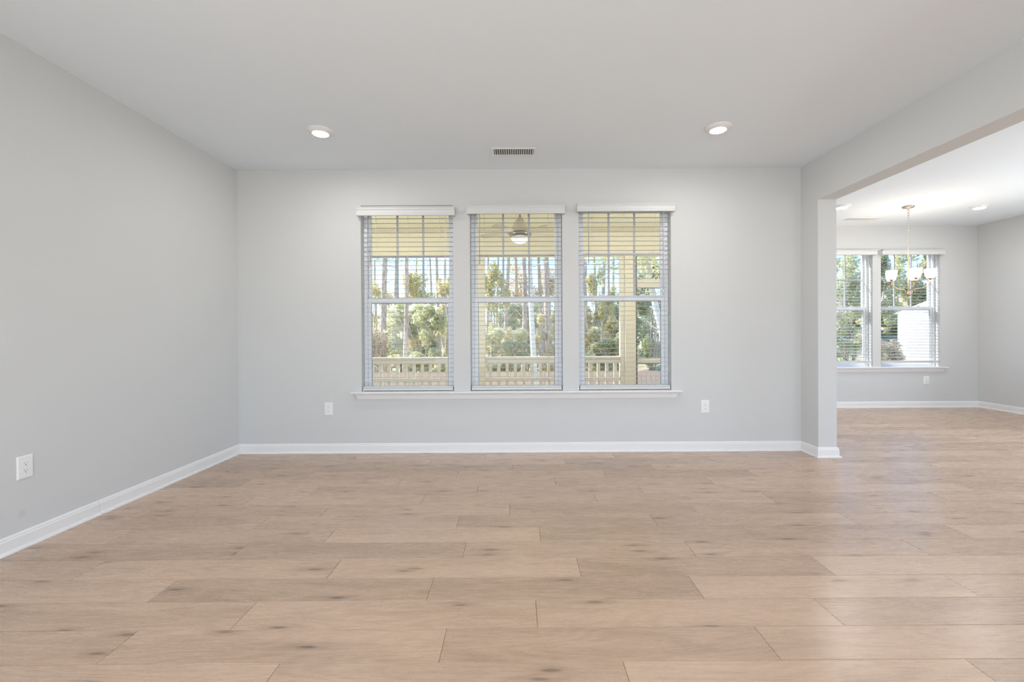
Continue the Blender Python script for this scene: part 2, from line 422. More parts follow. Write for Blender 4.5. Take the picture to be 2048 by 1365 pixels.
# ------------------------------------------------------------------ baseboards
BP = [(0, 0), (.027, 0), (.027, .006), (.022, .015), (.014, .018), (.014, .070), (.0105, .076), (.0105, .082), (.004, .092), (0, .092)]
PATH = [(XL, YB), (XL, D), (XR, D), (XR, YJ), (XR + T, YJ), (XR + T, D2), (X2, D2), (X2, YB)]
def mitre(i):
    def nrm(a, b_):
        dx, dy = b_[0] - a[0], b_[1] - a[1]; L = math.hypot(dx, dy); return (dy / L, -dx / L)
    ns = []
    if i > 0: ns.append(nrm(PATH[i - 1], PATH[i]))
    if i < len(PATH) - 1: ns.append(nrm(PATH[i], PATH[i + 1]))
    if len(ns) == 1: return ns[0]
    return (ns[0][0] + ns[1][0], ns[0][1] + ns[1][1]) if abs(ns[0][0] * ns[1][0] + ns[0][1] * ns[1][1]) < .1 else ns[0]
def board(mb, pa, na, pb, nb):
    n = len(BP); vs = [(pa[0] + na[0] * d, pa[1] + na[1] * d, z) for d, z in BP] + [(pb[0] + nb[0] * d, pb[1] + nb[1] * d, z) for d, z in BP]
    mb.add(vs, [tuple(range(n)), tuple(range(2 * n - 1, n - 1, -1))] + [(i, n + i, n + (i + 1) % n, (i + 1) % n) for i in range(n)])
seamY = (Vector((0, 0, EYE)) + ray(195, 1010) * (XL / ray(195, 1010).x)).y
names = [('baseboard_left', 'white baseboard along the left wall'), ('baseboard_back', 'white baseboard under the three windows'),
         ('baseboard_right', 'short white baseboard turning the back right corner'), ('baseboard_jamb', 'white baseboard across the wall end beside the opening'),
         ('baseboard_dining_left', 'white baseboard on the hidden left wall of the dining room'),
         ('baseboard_dining_back', 'white baseboard under the dining room windows'), ('baseboard_dining_right', 'white baseboard along the dining room right wall')]
for i, (nm, lb) in enumerate(names):
    b = MB()
    if i == 0:
        board(b, PATH[0], mitre(0), (XL, seamY - .0008), (1, 0)); board(b, (XL, seamY + .0008), (1, 0), PATH[1], mitre(1))
    else: board(b, PATH[i], mitre(i), PATH[i + 1], mitre(i + 1))
    struct(b.build(nm, M['trim']), lb, 'baseboard')

# ------------------------------------------------------------------ windows: double hung, six lights over one
def window(name, cx, y, z0, z1, label, mdz=0):
    """opening centre cx, room face of wall at y; frame sits 85 mm back"""
    root = struct(empty(name, (cx, y + .085, z0)), label, 'window')
    w = OW / 2 - .001; h = z1 - z0 - .001; yo = .0
    fr = MB(); ft = .032
    for x0, x1, a, c in ((-w, -w + ft, 0, h), (w - ft, w, 0, h), (-w + ft, w - ft, 0, .016), (-w + ft, w - ft, h - .020, h)): fr.box(x0, x1, 0, .075, a, c)
    fr.build('frame', M['vinyl'], root, .002)
    mid = at(1032, 600.5, D + .1).z - z0 + mdz        # meeting rail centre
    wi = w - ft - .001
    us = MB(); st = .028
    ub, ut = mid - .018, h - .021
    for x0, x1, a, c in ((-wi, -wi + st, ub, ut), (wi - st, wi, ub, ut), (-wi + st, wi - st, ub, ub + .034), (-wi + st, wi - st, ut - .022, ut)): us.box(x0, x1, .040, .066, a, c)
    us = us.build('upper_sash', M['vinyl'], root, .002)
    gx = wi - st; mu = MB(); hb = at(1032, 511.5, D + .14).z - z0 + mdz
    for x in (-gx / 3, gx / 3): mu.box(x - .0097, x + .0097, .048, .058, ub + .034, ut - .022)
    mu.box(-gx, gx, .0475, .0585, hb - .009, hb + .009)
    mu.build('muntin_grid', M['grid'], us)
    g = MB(); g.add([(-gx, .053, ub + .03), (gx, .053, ub + .03), (gx, .053, ut - .018), (-gx, .053, ut - .018)], [(0, 1, 2, 3)]); g.build('pane', M['glass'], us)
    ls = MB(); st = .034; lb, lt = .017, mid + .032
    for x0, x1, a, c in ((-wi, -wi + st, lb, lt), (wi - st, wi, lb, lt), (-wi + st, wi - st, lb, lb + .028), (-wi + st, wi - st, lt - .052, lt)): ls.box(x0, x1, .008, .036, a, c)
    ls = ls.build('lower_sash', M['vinyl'], root, .002)
    gx = wi - st; g = MB(); g.add([(-gx, .022, lb + .02), (gx, .022, lb + .02), (gx, .022, lt - .045), (-gx, .022, lt - .045)], [(0, 1, 2, 3)]); g.build('pane', M['glass'], ls)
    se = MB(); q = .004                                # dark glazing gasket round the lower pane
    a, c = lb + .028, lt - .052
    for x0, x1, z_0, z_1 in ((-gx, -gx + q, a, c), (gx - q, gx, a, c), (-gx + q, gx - q, c - q * 1.3, c)): se.box(x0, x1, .012, .020, z_0, z_1)
    se.build('gasket', M['seal'], ls)
    for x in (-.20, .20):
        k = MB(); k.box(x - .028, x + .028, .010, .034, lt - .001, lt + .010); k.box(x - .008, x + .022, .004, .016, lt + .004, lt + .016)
        k.build('sash_lock', M['vinyl'], ls, .002)
    return root
wl = ['left window of the living room trio, blue sky and railing behind', 'middle window of the living room trio, porch fan behind it', 'right window of the living room trio, porch post behind it']
for i, (x, y) in enumerate(WIN): window('window_%d' % (i + 1), x, y, OZ0, OZ1, wl[i], (-.006, 0, .008)[i])
dl = ['dining room window partly hidden by the wall end', 'dining room window behind the chandelier']
for i, (x, y) in enumerate(DWIN): window('window_%d' % (i + 4), x, y, DZ0, DZ1, dl[i], .012)

def stool_and_apron(name, x0, x1, y, z, label):
    root = struct(empty(name, ((x0 + x1) / 2, y, z)), label, 'window sill')
    w = (x1 - x0) / 2
    s = MB(); s.prism([(-.052, -.018), (-.058, -.012), (-.058, -.006), (-.052, 0), (.0, 0), (.0, -.018)], 'x', -w, w); recalc(s.build('stool', M['trim'], root))
    a = MB(); pr = [(0, -.018), (-.040, -.018), (-.036, -.028), (-.026, -.034), (-.020, -.05), (-.014, -.066), (-.012, -.074), (0, -.074)]
    e0 = w - .022; n = len(pr); L = []; R_ = []
    for yy, zz in pr:
        ins = e0 - .040 - yy if False else e0 - (.040 + yy) * .95
        L.append((-ins, yy, zz)); R_.append((ins, yy, zz))
    a.add(L + R_, [tuple(range(n)), tuple(range(2 * n - 1, n - 1, -1))] + [(i, n + i, n + (i + 1) % n, (i + 1) % n) for i in range(n)])
    recalc(a.build('apron', M['trim'], root))
    return root
stool_and_apron('trim_1', at(702, 788, D - .055).x, at(1366, 784, D - .055).x, D - .0005, OZ0 + .002, 'long white sill and apron under the three living room windows')
stool_and_apron('trim_2', DWIN[0][0] - OW / 2 - .12, at(1898, 738, D2 - .055).x, D2 - .0005, DZ0 + .002, 'white sill and apron under the dining room windows')
# sill board inside each opening
for i, ((x, y), z) in enumerate([(w, OZ0) for w in WIN] + [(w, DZ0) for w in DWIN]):
    b = MB(); b.box(x - OW / 2 + .0005, x + OW / 2 - .0005, y + .0005, y + .085, z, z + .003)
    struct(b.build('trim_%d' % (i + 3), M['trim']), ['inner sill board of the left living room window', 'inner sill board of the middle living room window', 'inner sill board of the right living room window', 'inner sill board of the half hidden dining window', 'inner sill board of the dining window behind the chandelier'][i], 'window sill')

# ------------------------------------------------------------------ blinds
def slat(mb, w, y0, y1, z, th, tilt):
    ym = (y0 + y1) / 2; pts = []
    for k in range(5):
        t = k / 4 * 2 - 1; yy = t * (y1 - y0) / 2; cam_ = .0022 * (1 - t * t)
        pts.append((ym + yy * math.cos(tilt), z + cam_ - yy * math.sin(tilt)))
    top = [(p[0], p[1] + th / 2) for p in pts]; bot = [(p[0], p[1] - th / 2) for p in pts[::-1]]
    mb.prism(top + bot, 'x', -w, w)
def blind(cx, y, ztop, zbot, tilt, vz0, vz1, depth, label, group):
    root = tag(empty('window_blind', (cx, y, zbot)), label, 'window blind', group)
    w = .438
    v = MB(); vw = .468; f0 = -.062     # stepped valance face with short returns
    prof = [(f0, vz0 - zbot), (f0 - .004, vz0 + .004 - zbot), (f0 - .004, vz0 + .020 - zbot), (f0, vz0 + .026 - zbot), (f0, vz0 + .052 - zbot),
            (f0 - .006, vz0 + .060 - zbot), (f0 - .006, vz0 + .074 - zbot), (f0 - .013, vz1 - .006 - zbot), (f0 - .013, vz1 - zbot), (f0 + .012, vz1 - zbot), (f0 + .012, vz0 - zbot)]
    v.prism(prof, 'x', -vw, vw)
    for sx in (-1, 1): v.box(sx * vw, sx * (vw - .012), f0 + .012, -.001, vz0 - zbot, vz1 - zbot)
    recalc(v.build('valance', M['blind'], root))
    hr = MB(); hr.box(-w, w, .004, .050, ztop - zbot + .002, ztop - zbot + .040); hr.build('headrail', M['blind'], root, .002)
    s = MB(); pitch = .0455; z = ztop - .03; yc = .030
    while z > zbot + .060:
        slat(s, w, yc - depth / 2, yc + depth / 2, z - zbot, .0016, tilt); z -= pitch
    s.build('slats', M['slats'], root)
    br = MB(); br.box(-w, w, yc - .026, yc + .026, 0.001, .024); br.box(-w + .002, w - .002, yc - .024, yc + .024, .0255, .040); br.build('bottom_rail', M['blind'], root, .003)
    for lx in (-.31, 0, .31):
        c = MB()
        for yy in (yc - depth / 2 - .002, yc + depth / 2 + .002): c.tube([(lx, yy, .040), (lx, yy, ztop - zbot)], .0009, 5)
        c.build('ladder_cord', M['cord'], root)
    wd = MB(); zt = ztop - zbot; wd.tube([(-.352, -.012, zt), (-.352, -.014, zt - .02), (-.352, -.014, zt - .50)], [.003, .0045, .0045], 8); wd.tube([(-.352, -.014, zt - .50), (-.352, -.014, zt - .53)], [.006, .005], 8)
    wd.build('tilt_wand', M['wand'], root)
    # lift cords bunched at the right with a tassel
    lc = MB()
    for q in range(3): lc.tube([(.37 + q * .003, -.012, zt), (.372 + q * .004, -.014, zt - .4), (.37, -.014, zt - .78)], .0011, 5)
    lc.build('lift_cord', M['cord'], root)
    ts = MB(); ts.lathe([(.001, .03), (.004, .028), (.006, .004), (.005, 0), (.0, 0)], (.37, -.014, zt - .81), 12); ts.build('tassel', M['blind'], root)
    return root
bl = ['white slatted blind on the left window of the trio', 'white slatted blind on the middle window, porch fan behind its slats', 'white slatted blind on the right window of the trio']
vy = [(431.0, 412.8), (427.2, 409.5), (422.6, 405.8)]
for i, (x, y) in enumerate(WIN):
    px = (814, 1032, 1250)[i]
    vz0, vz1 = at(px, vy[i][0], D - .066).z, at(px, vy[i][1], D - .075).z
    blind(x, y, OZ1 - .044, OZ0 + .008, 0.0, vz0, vz1, .028, bl[i], 'living room window blinds')
dbl = ['white slatted dining blind partly hidden by the wall end', 'white slatted dining blind hanging behind the chandelier']
for i, (x, y) in enumerate(DWIN):
    blind(x, y, DZ1 - .044, at(1821, 727, D2).z, math.radians(-9), at(1821, 509.5, D2 - .066).z, at(1821, 500, D2 - .075).z, .050, dbl[i], 'dining room window blinds')

# ------------------------------------------------------------------ outlets
def outlet(label):
    root = tag(empty('wall_outlet', (0, 0, 0)), label, 'wall outlet', 'white wall outlets')
    w, h = .0400, .0625
    p = MB(); vs = [(-w, 0, -h), (w, 0, -h), (w, 0, h), (-w, 0, h), (-w, -.003, -h), (w, -.003, -h), (w, -.003, h), (-w, -.003, h),
                   (-w + .005, -.0065, -h + .005), (w - .005, -.0065, -h + .005), (w - .005, -.0065, h - .005), (-w + .005, -.0065, h - .005)]
    p.add(vs, [(0, 3, 2, 1), (8, 9, 10, 11)] + [(i, (i + 1) % 4, 4 + (i + 1) % 4, 4 + i) for i in range(4)] + [(4 + i, 4 + (i + 1) % 4, 8 + (i + 1) % 4, 8 + i) for i in range(4)])
    recalc(p.build('cover_plate', M['plastic'], root))
    for z in (-.0195, .0195):
        r = MB(); poly = []
        for k in range(24):
            a = 2 * PI * k / 24; poly.append((max(-.0165, min(.0165, .0185 * math.cos(a))), z + .0145 * math.sin(a)))
        r.prism(poly, 'y', -.0060, -.0078); rc = recalc(r.build('receptacle', M['plastic'], root))
        s = MB(); s.box(-.0072, -.0056, -.0076, -.0081, z - .001, z + .007); s.box(.0056, .0072, -.0076, -.0081, z, z + .006)
        s.prism([(.0028 * math.cos(2 * PI * k / 12), z - .0075 + .0028 * math.sin(2 * PI * k / 12)) for k in range(12)], 'y', -.0076, -.0081)
        s.build('slots', M['dark'], rc)
    sc = MB(); sc.prism([(.003 * math.cos(2 * PI * k / 12), .003 * math.sin(2 * PI * k / 12)) for k in range(12)], 'y', -.006, -.0073); sc.build('screw', M['plastic'], root)
    return root
o1 = outlet('white outlet on the back wall, left of the three windows'); o1.location = at(657.5, 818.5, D); o1.location.y = D
o2 = copy_tree(o1); o2['label'] = 'white outlet on the back wall, right of the three windows'; o2.location = at(1410, 813.5, D); o2.location.y = D
o3 = copy_tree(o1); o3['label'] = 'white outlet low on the left wall near the corner of the photo'
pz = Vector((0, 0, EYE)) + ray(49, 934.5) * (XL / ray(49, 934.5).x); o3.location = (XL, pz.y, pz.z); o3.rotation_euler.z = PI / 2
o4 = copy_tree(o1); o4['label'] = 'white outlet on the dining room wall below the sill'; o4.location = at(1852.5, 761, D2); o4.location.y = D2

# ------------------------------------------------------------------ recessed lights
def can_light(p, label, watts):
    root = tag(empty('recessed_light', p), label, 'ceiling light', 'recessed ceiling lights')
    t = MB(); t.lathe([(.098, 0), (.098, -.004), (.094, -.007), (.080, -.016), (.066, -.024), (.060, -.026), (.058, -.022), (.058, 0)], (0, 0, 0), 40); recalc(t.build('trim_ring', M['plastic'], root))
    l_ = MB(); l_.lathe([(.0575, -.0235), (.054, -.0268), (.040, -.0285), (.02, -.0292), (0.0005, -.0295)], (0, 0, 0), 40); recalc(l_.build('lens', M['canlens'], root))
    d = bpy.data.lights.new('can_lamp', 'AREA'); d.shape = 'DISK'; d.size = .14; d.energy = watts; d.color = (1, .965, .92); d.spread = math.radians(170)
    o = bpy.data.objects.new('can_lamp', d); COL.objects.link(o); o.location = (0, 0, -.034); o.parent = root
    return root
zc = H - .0005
p1 = atz(641, 262, zc); p2 = atz(1436, 255, zc)
can_light(p1, 'round recessed light left of the ceiling vent', 2)
can_light(p2, 'round recessed light right of the ceiling vent', 2)
can_light(Vector((-1.5, -.4, zc)), 'unseen round recessed light added over the near left of the living room', 6)  # unseen pair added behind the camera to lift walls and header
can_light(Vector((1.5, -.4, zc)), 'unseen round recessed light added over the near right of the living room', 6)
can_light(atz(1683, 412.5, zc), 'round recessed dining light cut off by the wall end', 2)
can_light(atz(1959, 413, zc), 'round recessed dining light right of the chandelier', 2)

# ------------------------------------------------------------------ ceiling vents
def vent(px0, px1, py0, py1, label, n=18):
    a, b_ = atz((px0 + px1) / 2, py0, zc), atz((px0 + px1) / 2, py1, zc)
    yn, yf = a.y, b_.y; ym = (yn + yf) / 2; dy = abs(yf - yn) / 2
    xm = (atz(px0, (py0 + py1) / 2, zc).x + atz(px1, (py0 + py1) / 2, zc).x) / 2; dx = abs(atz(px1, (py0 + py1) / 2, zc).x - atz(px0, (py0 + py1) / 2, zc).x) / 2
    root = tag(empty('ceiling_vent', (xm, ym, zc)), label, 'air vent', 'ceiling vents')
    f = MB(); e = .020
    for x0, x1, y0, y1 in ((-dx - e, dx + e, -dy - e, -dy), (-dx - e, dx + e, dy, dy + e), (-dx - e, -dx, -dy, dy), (dx, dx + e, -dy, dy)): f.box(x0, x1, y0, y1, -.006, 0)
    f.build('face_frame', M['plastic'], root, .002)
    d = MB(); d.box(-dx, dx, -dy, dy, -.0012, -.0002); d.build('duct_opening', M['duct'], root)
    s = MB()
    for k in range(n):
        x = -dx + (k + .5) * 2 * dx / n
        s.add([(x - .003, -dy, -.0012), (x + .004, -dy, -.0075), (x + .004, dy, -.0075), (x - .003, dy, -.0012), (x - .0015, -dy, -.0012), (x + .0055, -dy, -.0075), (x + .0055, dy, -.0075), (x - .0015, dy, -.0012)],
              [(0, 1, 2, 3), (4, 7, 6, 5), (1, 5, 6, 2), (0, 4, 5, 1), (3, 2, 6, 7)])
    s.build('fins', M['plastic'], root)
    for sx in (-1, 1):
        q = MB(); q.lathe([(0.0005, -.0075), (.003, -.007), (.0035, -.006)], (sx * (dx + .011), 0, 0), 10); q.build('screw', M['steel'], root)
    return root
vent(988, 1067, 309, 297.5, 'rectangular white vent with dark gaps between the two living room lights')
vent(1696, 1755, 440, 436.2, 'slim white vent in the dining room ceiling near the wall')

# ------------------------------------------------------------------ chandelier
def chandelier():
    c = atz(1816.5, 413, zc)
    root = tag(empty('chandelier', c), 'five-arm brass chandelier with glowing white glass shades hanging in the dining room', 'chandelier')
    k = MB(); k.lathe([(.0005, 0), (.064, 0), (.064, -.006), (.058, -.020), (.030, -.026), (.012, -.032), (.010, -.045), (.0005, -.047)], (0, 0, 0), 32); recalc(k.build('canopy', M['chain'], root))
    Yc = c.y
    zr1 = at(1816, 519, Yc).z - c.z; zr0 = at(1816, 588, Yc).z - c.z; zcup = at(1816, 561, Yc).z - c.z
    # chain links
    ch = MB(); z = -.046; i = 0; ll = .040
    while z - ll > zr1 + .02:
        pts = []
        for q in range(13):
            a = 2 * PI * q / 12; u = .0095 * math.cos(a); w = (.5 * ll + .003) * math.sin(a)
            pts.append((u, 0, z - ll / 2 + w) if i % 2 == 0 else (0, u, z - ll / 2 + w))
        ch.tube(pts, .0020, 6, cap=False); z -= ll - .006; i += 1
    ch.build('chain', M['chain'], root)
    cd = MB(); cd.tube([(0.001, 0, -.04), (-.001, .001, z * .5), (.0, 0, z)], .0018, 6); cd.build('cord', M['cord'], root)
    rg = MB(); pts = [(.013 * math.cos(2 * PI * q / 16), 0, z - .006 + .018 * math.sin(2 * PI * q / 16)) for q in range(17)]; rg.tube(pts, .003, 8, cap=False); rg.build('loop', M['nickel'], root)
    st = MB(); st.lathe([(.0005, z - .02), (.008, z - .022), (.010, z - .035), (.0065, z - .045), (.0065, zr0 + .05), (.011, zr0 + .04), (.012, zr0 + .015), (.030, zr0 + .006), (.032, zr0 - .008), (.026, zr0 - .020), (.012, zr0 - .028), (.008, zr0 - .045), (.011, zr0 - .052), (.006, zr0 - .062), (.0005, zr0 - .064)], (0, 0, 0), 24)
    recalc(st.build('stem', M['nickel'], root))
    r = .205
    for kk in range(5):
        th = math.radians(-41 + 2 + 72 * kk); dx, dy = math.cos(th), math.sin(th)
        prof = [(.026, zr0 - .006), (.034, zr0 + .012), (.040, zr0 + .035), (.055, zr0 + .052), (.085, zr0 + .058), (.125, zr0 + .064), (.160, zr0 + .082), (.188, zr0 + .112), (r - .002, zr0 + .145), (r, zcup - .002)]
        # smooth by subdividing
        sm = []
        for a in range(len(prof) - 1):
            p0 = prof[max(a - 1, 0)]; p1_ = prof[a]; p2_ = prof[a + 1]; p3 = prof[min(a + 2, len(prof) - 1)]
            for t in (0, .33, .67):
                sm.append(tuple(.5 * ((2 * p1_[j]) + (-p0[j] + p2_[j]) * t + (2 * p0[j] - 5 * p1_[j] + 4 * p2_[j] - p3[j]) * t * t + (-p0[j] + 3 * p1_[j] - 3 * p2_[j] + p3[j]) * t ** 3) for j in (0, 1)))
        sm.append(prof[-1])
        a_ = MB(); a_.tube([(dx * q[0], dy * q[0], q[1]) for q in sm], .0045, 8); arm = a_.build('arm', M['nickel'], root)
        cu = MB(); cu.lathe([(.0005, zcup - .012), (.010, zcup - .010), (.014, zcup), (.030, zcup + .004), (.034, zcup + .010), (.0005, zcup + .010)], (dx * r, dy * r, 0), 20); recalc(cu.build('cup', M['nickel'], arm))
        sh = MB(); sh.lathe([(.022, zcup + .0105), (.036, zcup + .016), (.046, zcup + .032), (.053, zcup + .060), (.057, zcup + .095), (.060, zcup + .125), (.0575, zcup + .125), (.051, zcup + .062), (.044, zcup + .034), (.034, zcup + .0185), (.0005, zcup + .0165)], (dx * r, dy * r, 0), 24)
        recalc(sh.build('shade', M['shade'], arm))
        d = bpy.data.lights.new('bulb', 'POINT'); d.energy = 2.6; d.shadow_soft_size = .03; d.color = (1, .84, .68)
        o = bpy.data.objects.new('bulb', d); COL.objects.link(o); o.parent = arm; o.location = (dx * r, dy * r, zcup + .10)
    return root
chandelier()

# ------------------------------------------------------------------ porch outside the living room windows
PY = 7.2                                     # railing line
PZ = -.15; PC = 2.80
b = MB(); b.box(-5.2, XR - .003, D + WT + .003, PY + .2, PZ - .12, PZ); struct(b.build('porch_floor', M['deck']), 'grey boarded porch floor beyond the windows', 'floor')
b = MB(); b.box(-5.2, XR - .003, D + WT + .003, PY + .2, PC, PC + .06); struct(b.build('porch_ceiling', M['porch']), 'cream painted porch ceiling with the fan on it', 'ceiling')
bz = at(1032, 512.5, PY).z
b = MB(); b.box(-5.2, XR - .003, PY, PY + .14, bz, PC - .001); b.box(-5.2, XR - .003, PY - .012, PY - .0005, bz + .02, bz + .10)
struct(b.build('porch_beam', M['porch']), 'cream header beam across the front of the porch', 'beam')
b = MB(); b.box(-5.4, -5.201, D + WT + .003, PY + .2, PZ - .12, PC + .06); struct(b.build('wall_porch_side', M['porch']), 'cream side wall of the porch', 'wall')
# unseen roof over house and porch to block sun; shortened above dining windows
b = MB(); b.prism([(-4.1, PC + .09), (8.0, PC + .09), (8.0, PC + .22), (2.2, 4.9), (-4.1, PC + .22)], 'x', -5.6, XR); b.prism([(-4.1, PC + .09), (7.1, PC + .09), (7.1, PC + .22), (2.2, 4.9), (-4.1, PC + .22)], 'x', XR, 7.5); struct(b.build('roof', M['deck']), 'unseen house roof above the rooms and porch, shaped to block sun', 'roof')
def post(px0, px1, label, strip=None):
    x0, x1 = at(px0, 620, PY - .02).x, at(px1, 620, PY - .02).x
    root = tag(empty('porch_post', ((x0 + x1) / 2, PY + .06, PZ)), label, 'post', 'porch posts')
    w = (x1 - x0) / 2
    s = MB(); s.box(-w, w, -.075, .068, .0, bz - PZ - .001); s.build('shaft', M['porch'], root, .004)
    s = MB(); s.box(-w - .012, w + .012, -.088, .080, .0002, .14); s.build('base_trim', M['porch'], root, .004)
    if strip:
        a = at(strip, 620, PY).x - (x0 + x1) / 2
        s = MB(); s.box(a, -w - .0005, -.035, .05, .0, bz - PZ - .001); s.build('screen_stop', M['porch_rail'], root, .003)
    return root
post(952, 969.5, 'cream porch post seen through the middle window')
post(1250.5, 1272, 'cream porch post seen through the right window', 1241)
post(560, 580, 'cream porch post hidden behind the wall left of the windows')
def railing(x0, x1, label):
    zt = at(1000, 714.5, PY).z; zt2 = at(1000, 728, PY).z; zm0, zm1 = at(1000, 763, PY).z, at(1000, 757, PY).z
    root = tag(empty('porch_railing', ((x0 + x1) / 2, PY + .05, PZ)), label, 'railing', 'porch railings')
    w = (x1 - x0) / 2 - .001
    s = MB(); s.box(-w, w, -.045, .045, zt - .038 - PZ, zt - PZ); s.box(-w, w, -.02, .02, zt2 - PZ, zt - .0385 - PZ); s.build('top_rail', M['porch_rail'], root, .004)
    s = MB(); s.box(-w, w, -.018, .018, zm0 - PZ, zm1 - PZ); s.build('mid_rail', M['porch_rail'], root, .003)
    s = MB(); s.box(-w, w, -.02, .02, .05, .09); s.build('bottom_rail', M['porch_rail'], root, .003)
    n = max(2, int(round(2 * w / .137))); proto = None
    for k in range(n):
        x = -w + (k + .5) * 2 * w / n
        if proto is None:
            s = MB(); s.box(-.025, .025, -.0165, .0165, .0905, zt2 - PZ - .0005); proto = s.build('baluster', M['porch_rail'], root); o = proto
        else:
            o = proto.copy(); COL.objects.link(o); o.parent = root
        o.location = (x, .036, 0)
    return root
xa = at(969.5, 620, PY).x + .014; xb = at(1241, 620, PY).x - .002
xm_ = at(952, 620, PY).x - .014; xk = at(580, 620, PY).x + .016
railing(xk, xm_, 'cream baluster railing seen through the left window')
railing(xa, xb, 'cream baluster railing seen through the middle and right windows')
# screen door right of the post
xd0 = at(1272, 620, PY).x + .014; xd1 = XR - .06
root = tag(empty('screen_door', ((xd0 + xd1) / 2, PY + .06, PZ)), 'dark edged screen door panel beside the porch post, seen through the right window', 'screen door')
w = (xd1 - xd0) / 2
s = MB(); s.box(-w, -w + .014, -.03, .03, .01, bz - PZ - .01); s.box(w - .05, w, -.03, .03, .01, bz - PZ - .01); s.build('stile', M['screen_metal'], root)
for py0, py1 in ((558.5, 576.5), (718.5, 728.5)):
    z0, z1 = at(1300, py1, PY).z - PZ, at(1300, py0, PY).z - PZ
    s = MB(); s.box(-w + .0145, w - .0505, -.02, .02, z0 + .012, z1); r0 = s.build('crossbar', M['porch_rail'], root, .003)
    s = MB(); s.box(-w + .0145, w - .0505, -.022, .022, z0, z0 + .0115); s.build('seal_strip', M['screen_metal'], r0)

def porch_fan():
    YF = 5.9; c = at(1040, 465, YF)
    root = tag(empty('ceiling_fan', (c.x, YF, PC)), 'pale ceiling fan with cone housing hanging on the porch, behind the middle window', 'ceiling fan')
    def z(py): return at(1040, py, YF).z - PC
    s = MB(); s.lathe([(.0005, 0), (.06, 0), (.055, -.03), (.02, -.045), (.011, -.05), (.011, z(434)), (.026, z(434) - .002), (.028, z(437)), (.0005, z(437))], (0, 0, 0), 24); recalc(s.build('downrod', M['steel'], root))
    s = MB(); s.lathe([(.0005, z(437) - .001), (.035, z(438)), (.060, z(443)), (.085, z(449)), (.105, z(455)), (.142, z(460)), (.148, z(464)), (.148, z(466)), (.0005, z(466))], (0, 0, 0), 40); recalc(s.build('housing', M['housing'], root))
    s = MB(); s.lathe([(.0005, z(466) - .001), (.146, z(466) - .001), (.150, z(468)), (.150, z(471)), (.128, z(475)), (.0005, z(475))], (0, 0, 0), 40); recalc(s.build('motor_band', M['dark_steel'], root))
    s = MB(); s.lathe([(.0005, z(475) - .0005), (.122, z(475) - .0005), (.120, z(479)), (.10, z(483)), (.06, z(486)), (.0005, z(487))], (0, 0, 0), 40); recalc(s.build('light_globe', M['fanlens'], root))
    zb = z(467)
    for k in range(5):
        a = math.radians(18 + 72 * k)
        bm_ = MB(); q = []
        for (rr, hw) in ((.155, .035), (.20, .045), (.35, .058), (.50, .060), (.545, .045), (.56, .02)):
            q.append((rr, hw))
        def P(r0, h0, dz):
            tz = h0 * .20
            return (math.cos(a) * r0 - math.sin(a) * h0, math.sin(a) * r0 + math.cos(a) * h0, zb + tz + dz)
        top = [P(r0, h0, .003) for r0, h0 in q] + [P(r0, -h0, .003) for r0, h0 in q[::-1]]
        bot = [P(r0, h0, -.003) for r0, h0 in q] + [P(r0, -h0, -.003) for r0, h0 in q[::-1]]
        n = len(top)
        bm_.add(top + bot, [tuple(range(n)), tuple(range(2 * n - 1, n - 1, -1))] + [(i, n + i, n + (i + 1) % n, (i + 1) % n) for i in range(n)])
        recalc(bm_.build('blade', M['fan_white'], root))
    d = bpy.data.lights.new('fan_lamp', 'POINT'); d.energy = 2.5; d.shadow_soft_size = .1; d.color = (1, .95, .84)
    o = bpy.data.objects.new('fan_lamp', d); COL.objects.link(o); o.parent = root; o.location = (0, 0, z(487) - .12)
    return root
porch_fan()

# ------------------------------------------------------------------ yard
def ground_z(x, y):
    s1 = max(0, min(1, (x - 5.0) / 5)); s2 = max(0, min(1, (y - 11) / 14)); s3 = max(0, min(1, (y - 15) / 30))
    return -.95 + s1 * (s2 * s2 * (3 - 2 * s2)) * 2.6 + s3 * .8 + .05 * math.sin(x * .7) * math.cos(y * .5)
def build_ground():
    vs = []; fs = []; nx, ny = 70, 60
    for j in range(ny + 1):
        for i in range(nx + 1):
            x = -45 + 100 * i / nx; y = -12 + 82 * j / ny
            vs.append((x, y, ground_z(x, y)))
    for j in range(ny):
        for i in range(nx):
            a = j * (nx + 1) + i; fs.append((a, a + 1, a + nx + 2, a + nx + 1))
    b = MB(); b.add(vs, fs, True); struct(b.build('ground', M['ground']), 'leaf strewn sloping yard outside', 'ground')
build_ground()

# wooden fence
FY = 13.4; ftop = at(1000, 744, FY).z
fr = tag(empty('wooden_fence', (-2, FY, -.95)), 'tan board fence across the yard behind the porch railing', 'fence')
s = MB(); x = -12
while x < 7.0:
    g_ = ground_z(x, FY) + .95; top = max(ftop + .95, g_ + .9) + .006 * math.sin(x * 13); s.box(x + 2, x + .14 + 2, 0, .02, g_ - .05, top); x += .146
s.build('fence_boards', M['fence'], fr)
s = MB()
for zz in (.3, ftop + .95 - .25): s.box(-10, 9, .022, .06, zz, zz + .09)
s.build('fence_rails', M['fence'], fr)

# white shed seen through the dining window
sy = 12.0; x0 = at(1812, 650, sy + 1.7).x; x1 = x0 + 2.6; zt = at(1830, 622, sy).z; gz = -.6
sr = tag(empty('garden_shed', ((x0 + x1) / 2, sy + 1, gz)), 'plain white shed outside the dining window behind the chandelier', 'shed')
w = (x1 - x0) / 2
s = MB(); s.box(-w, w, -1, 1, -.6, zt - gz); s.build('shed_walls', M['shed'], sr)
s = MB(); s.prism([(-1.12, zt - gz + .001), (1.12, zt - gz + .001), (.0, zt - gz + .33)], 'x', -w - .02, w + .1); recalc(s.build('shed_roof', M['shed_roof'], sr))

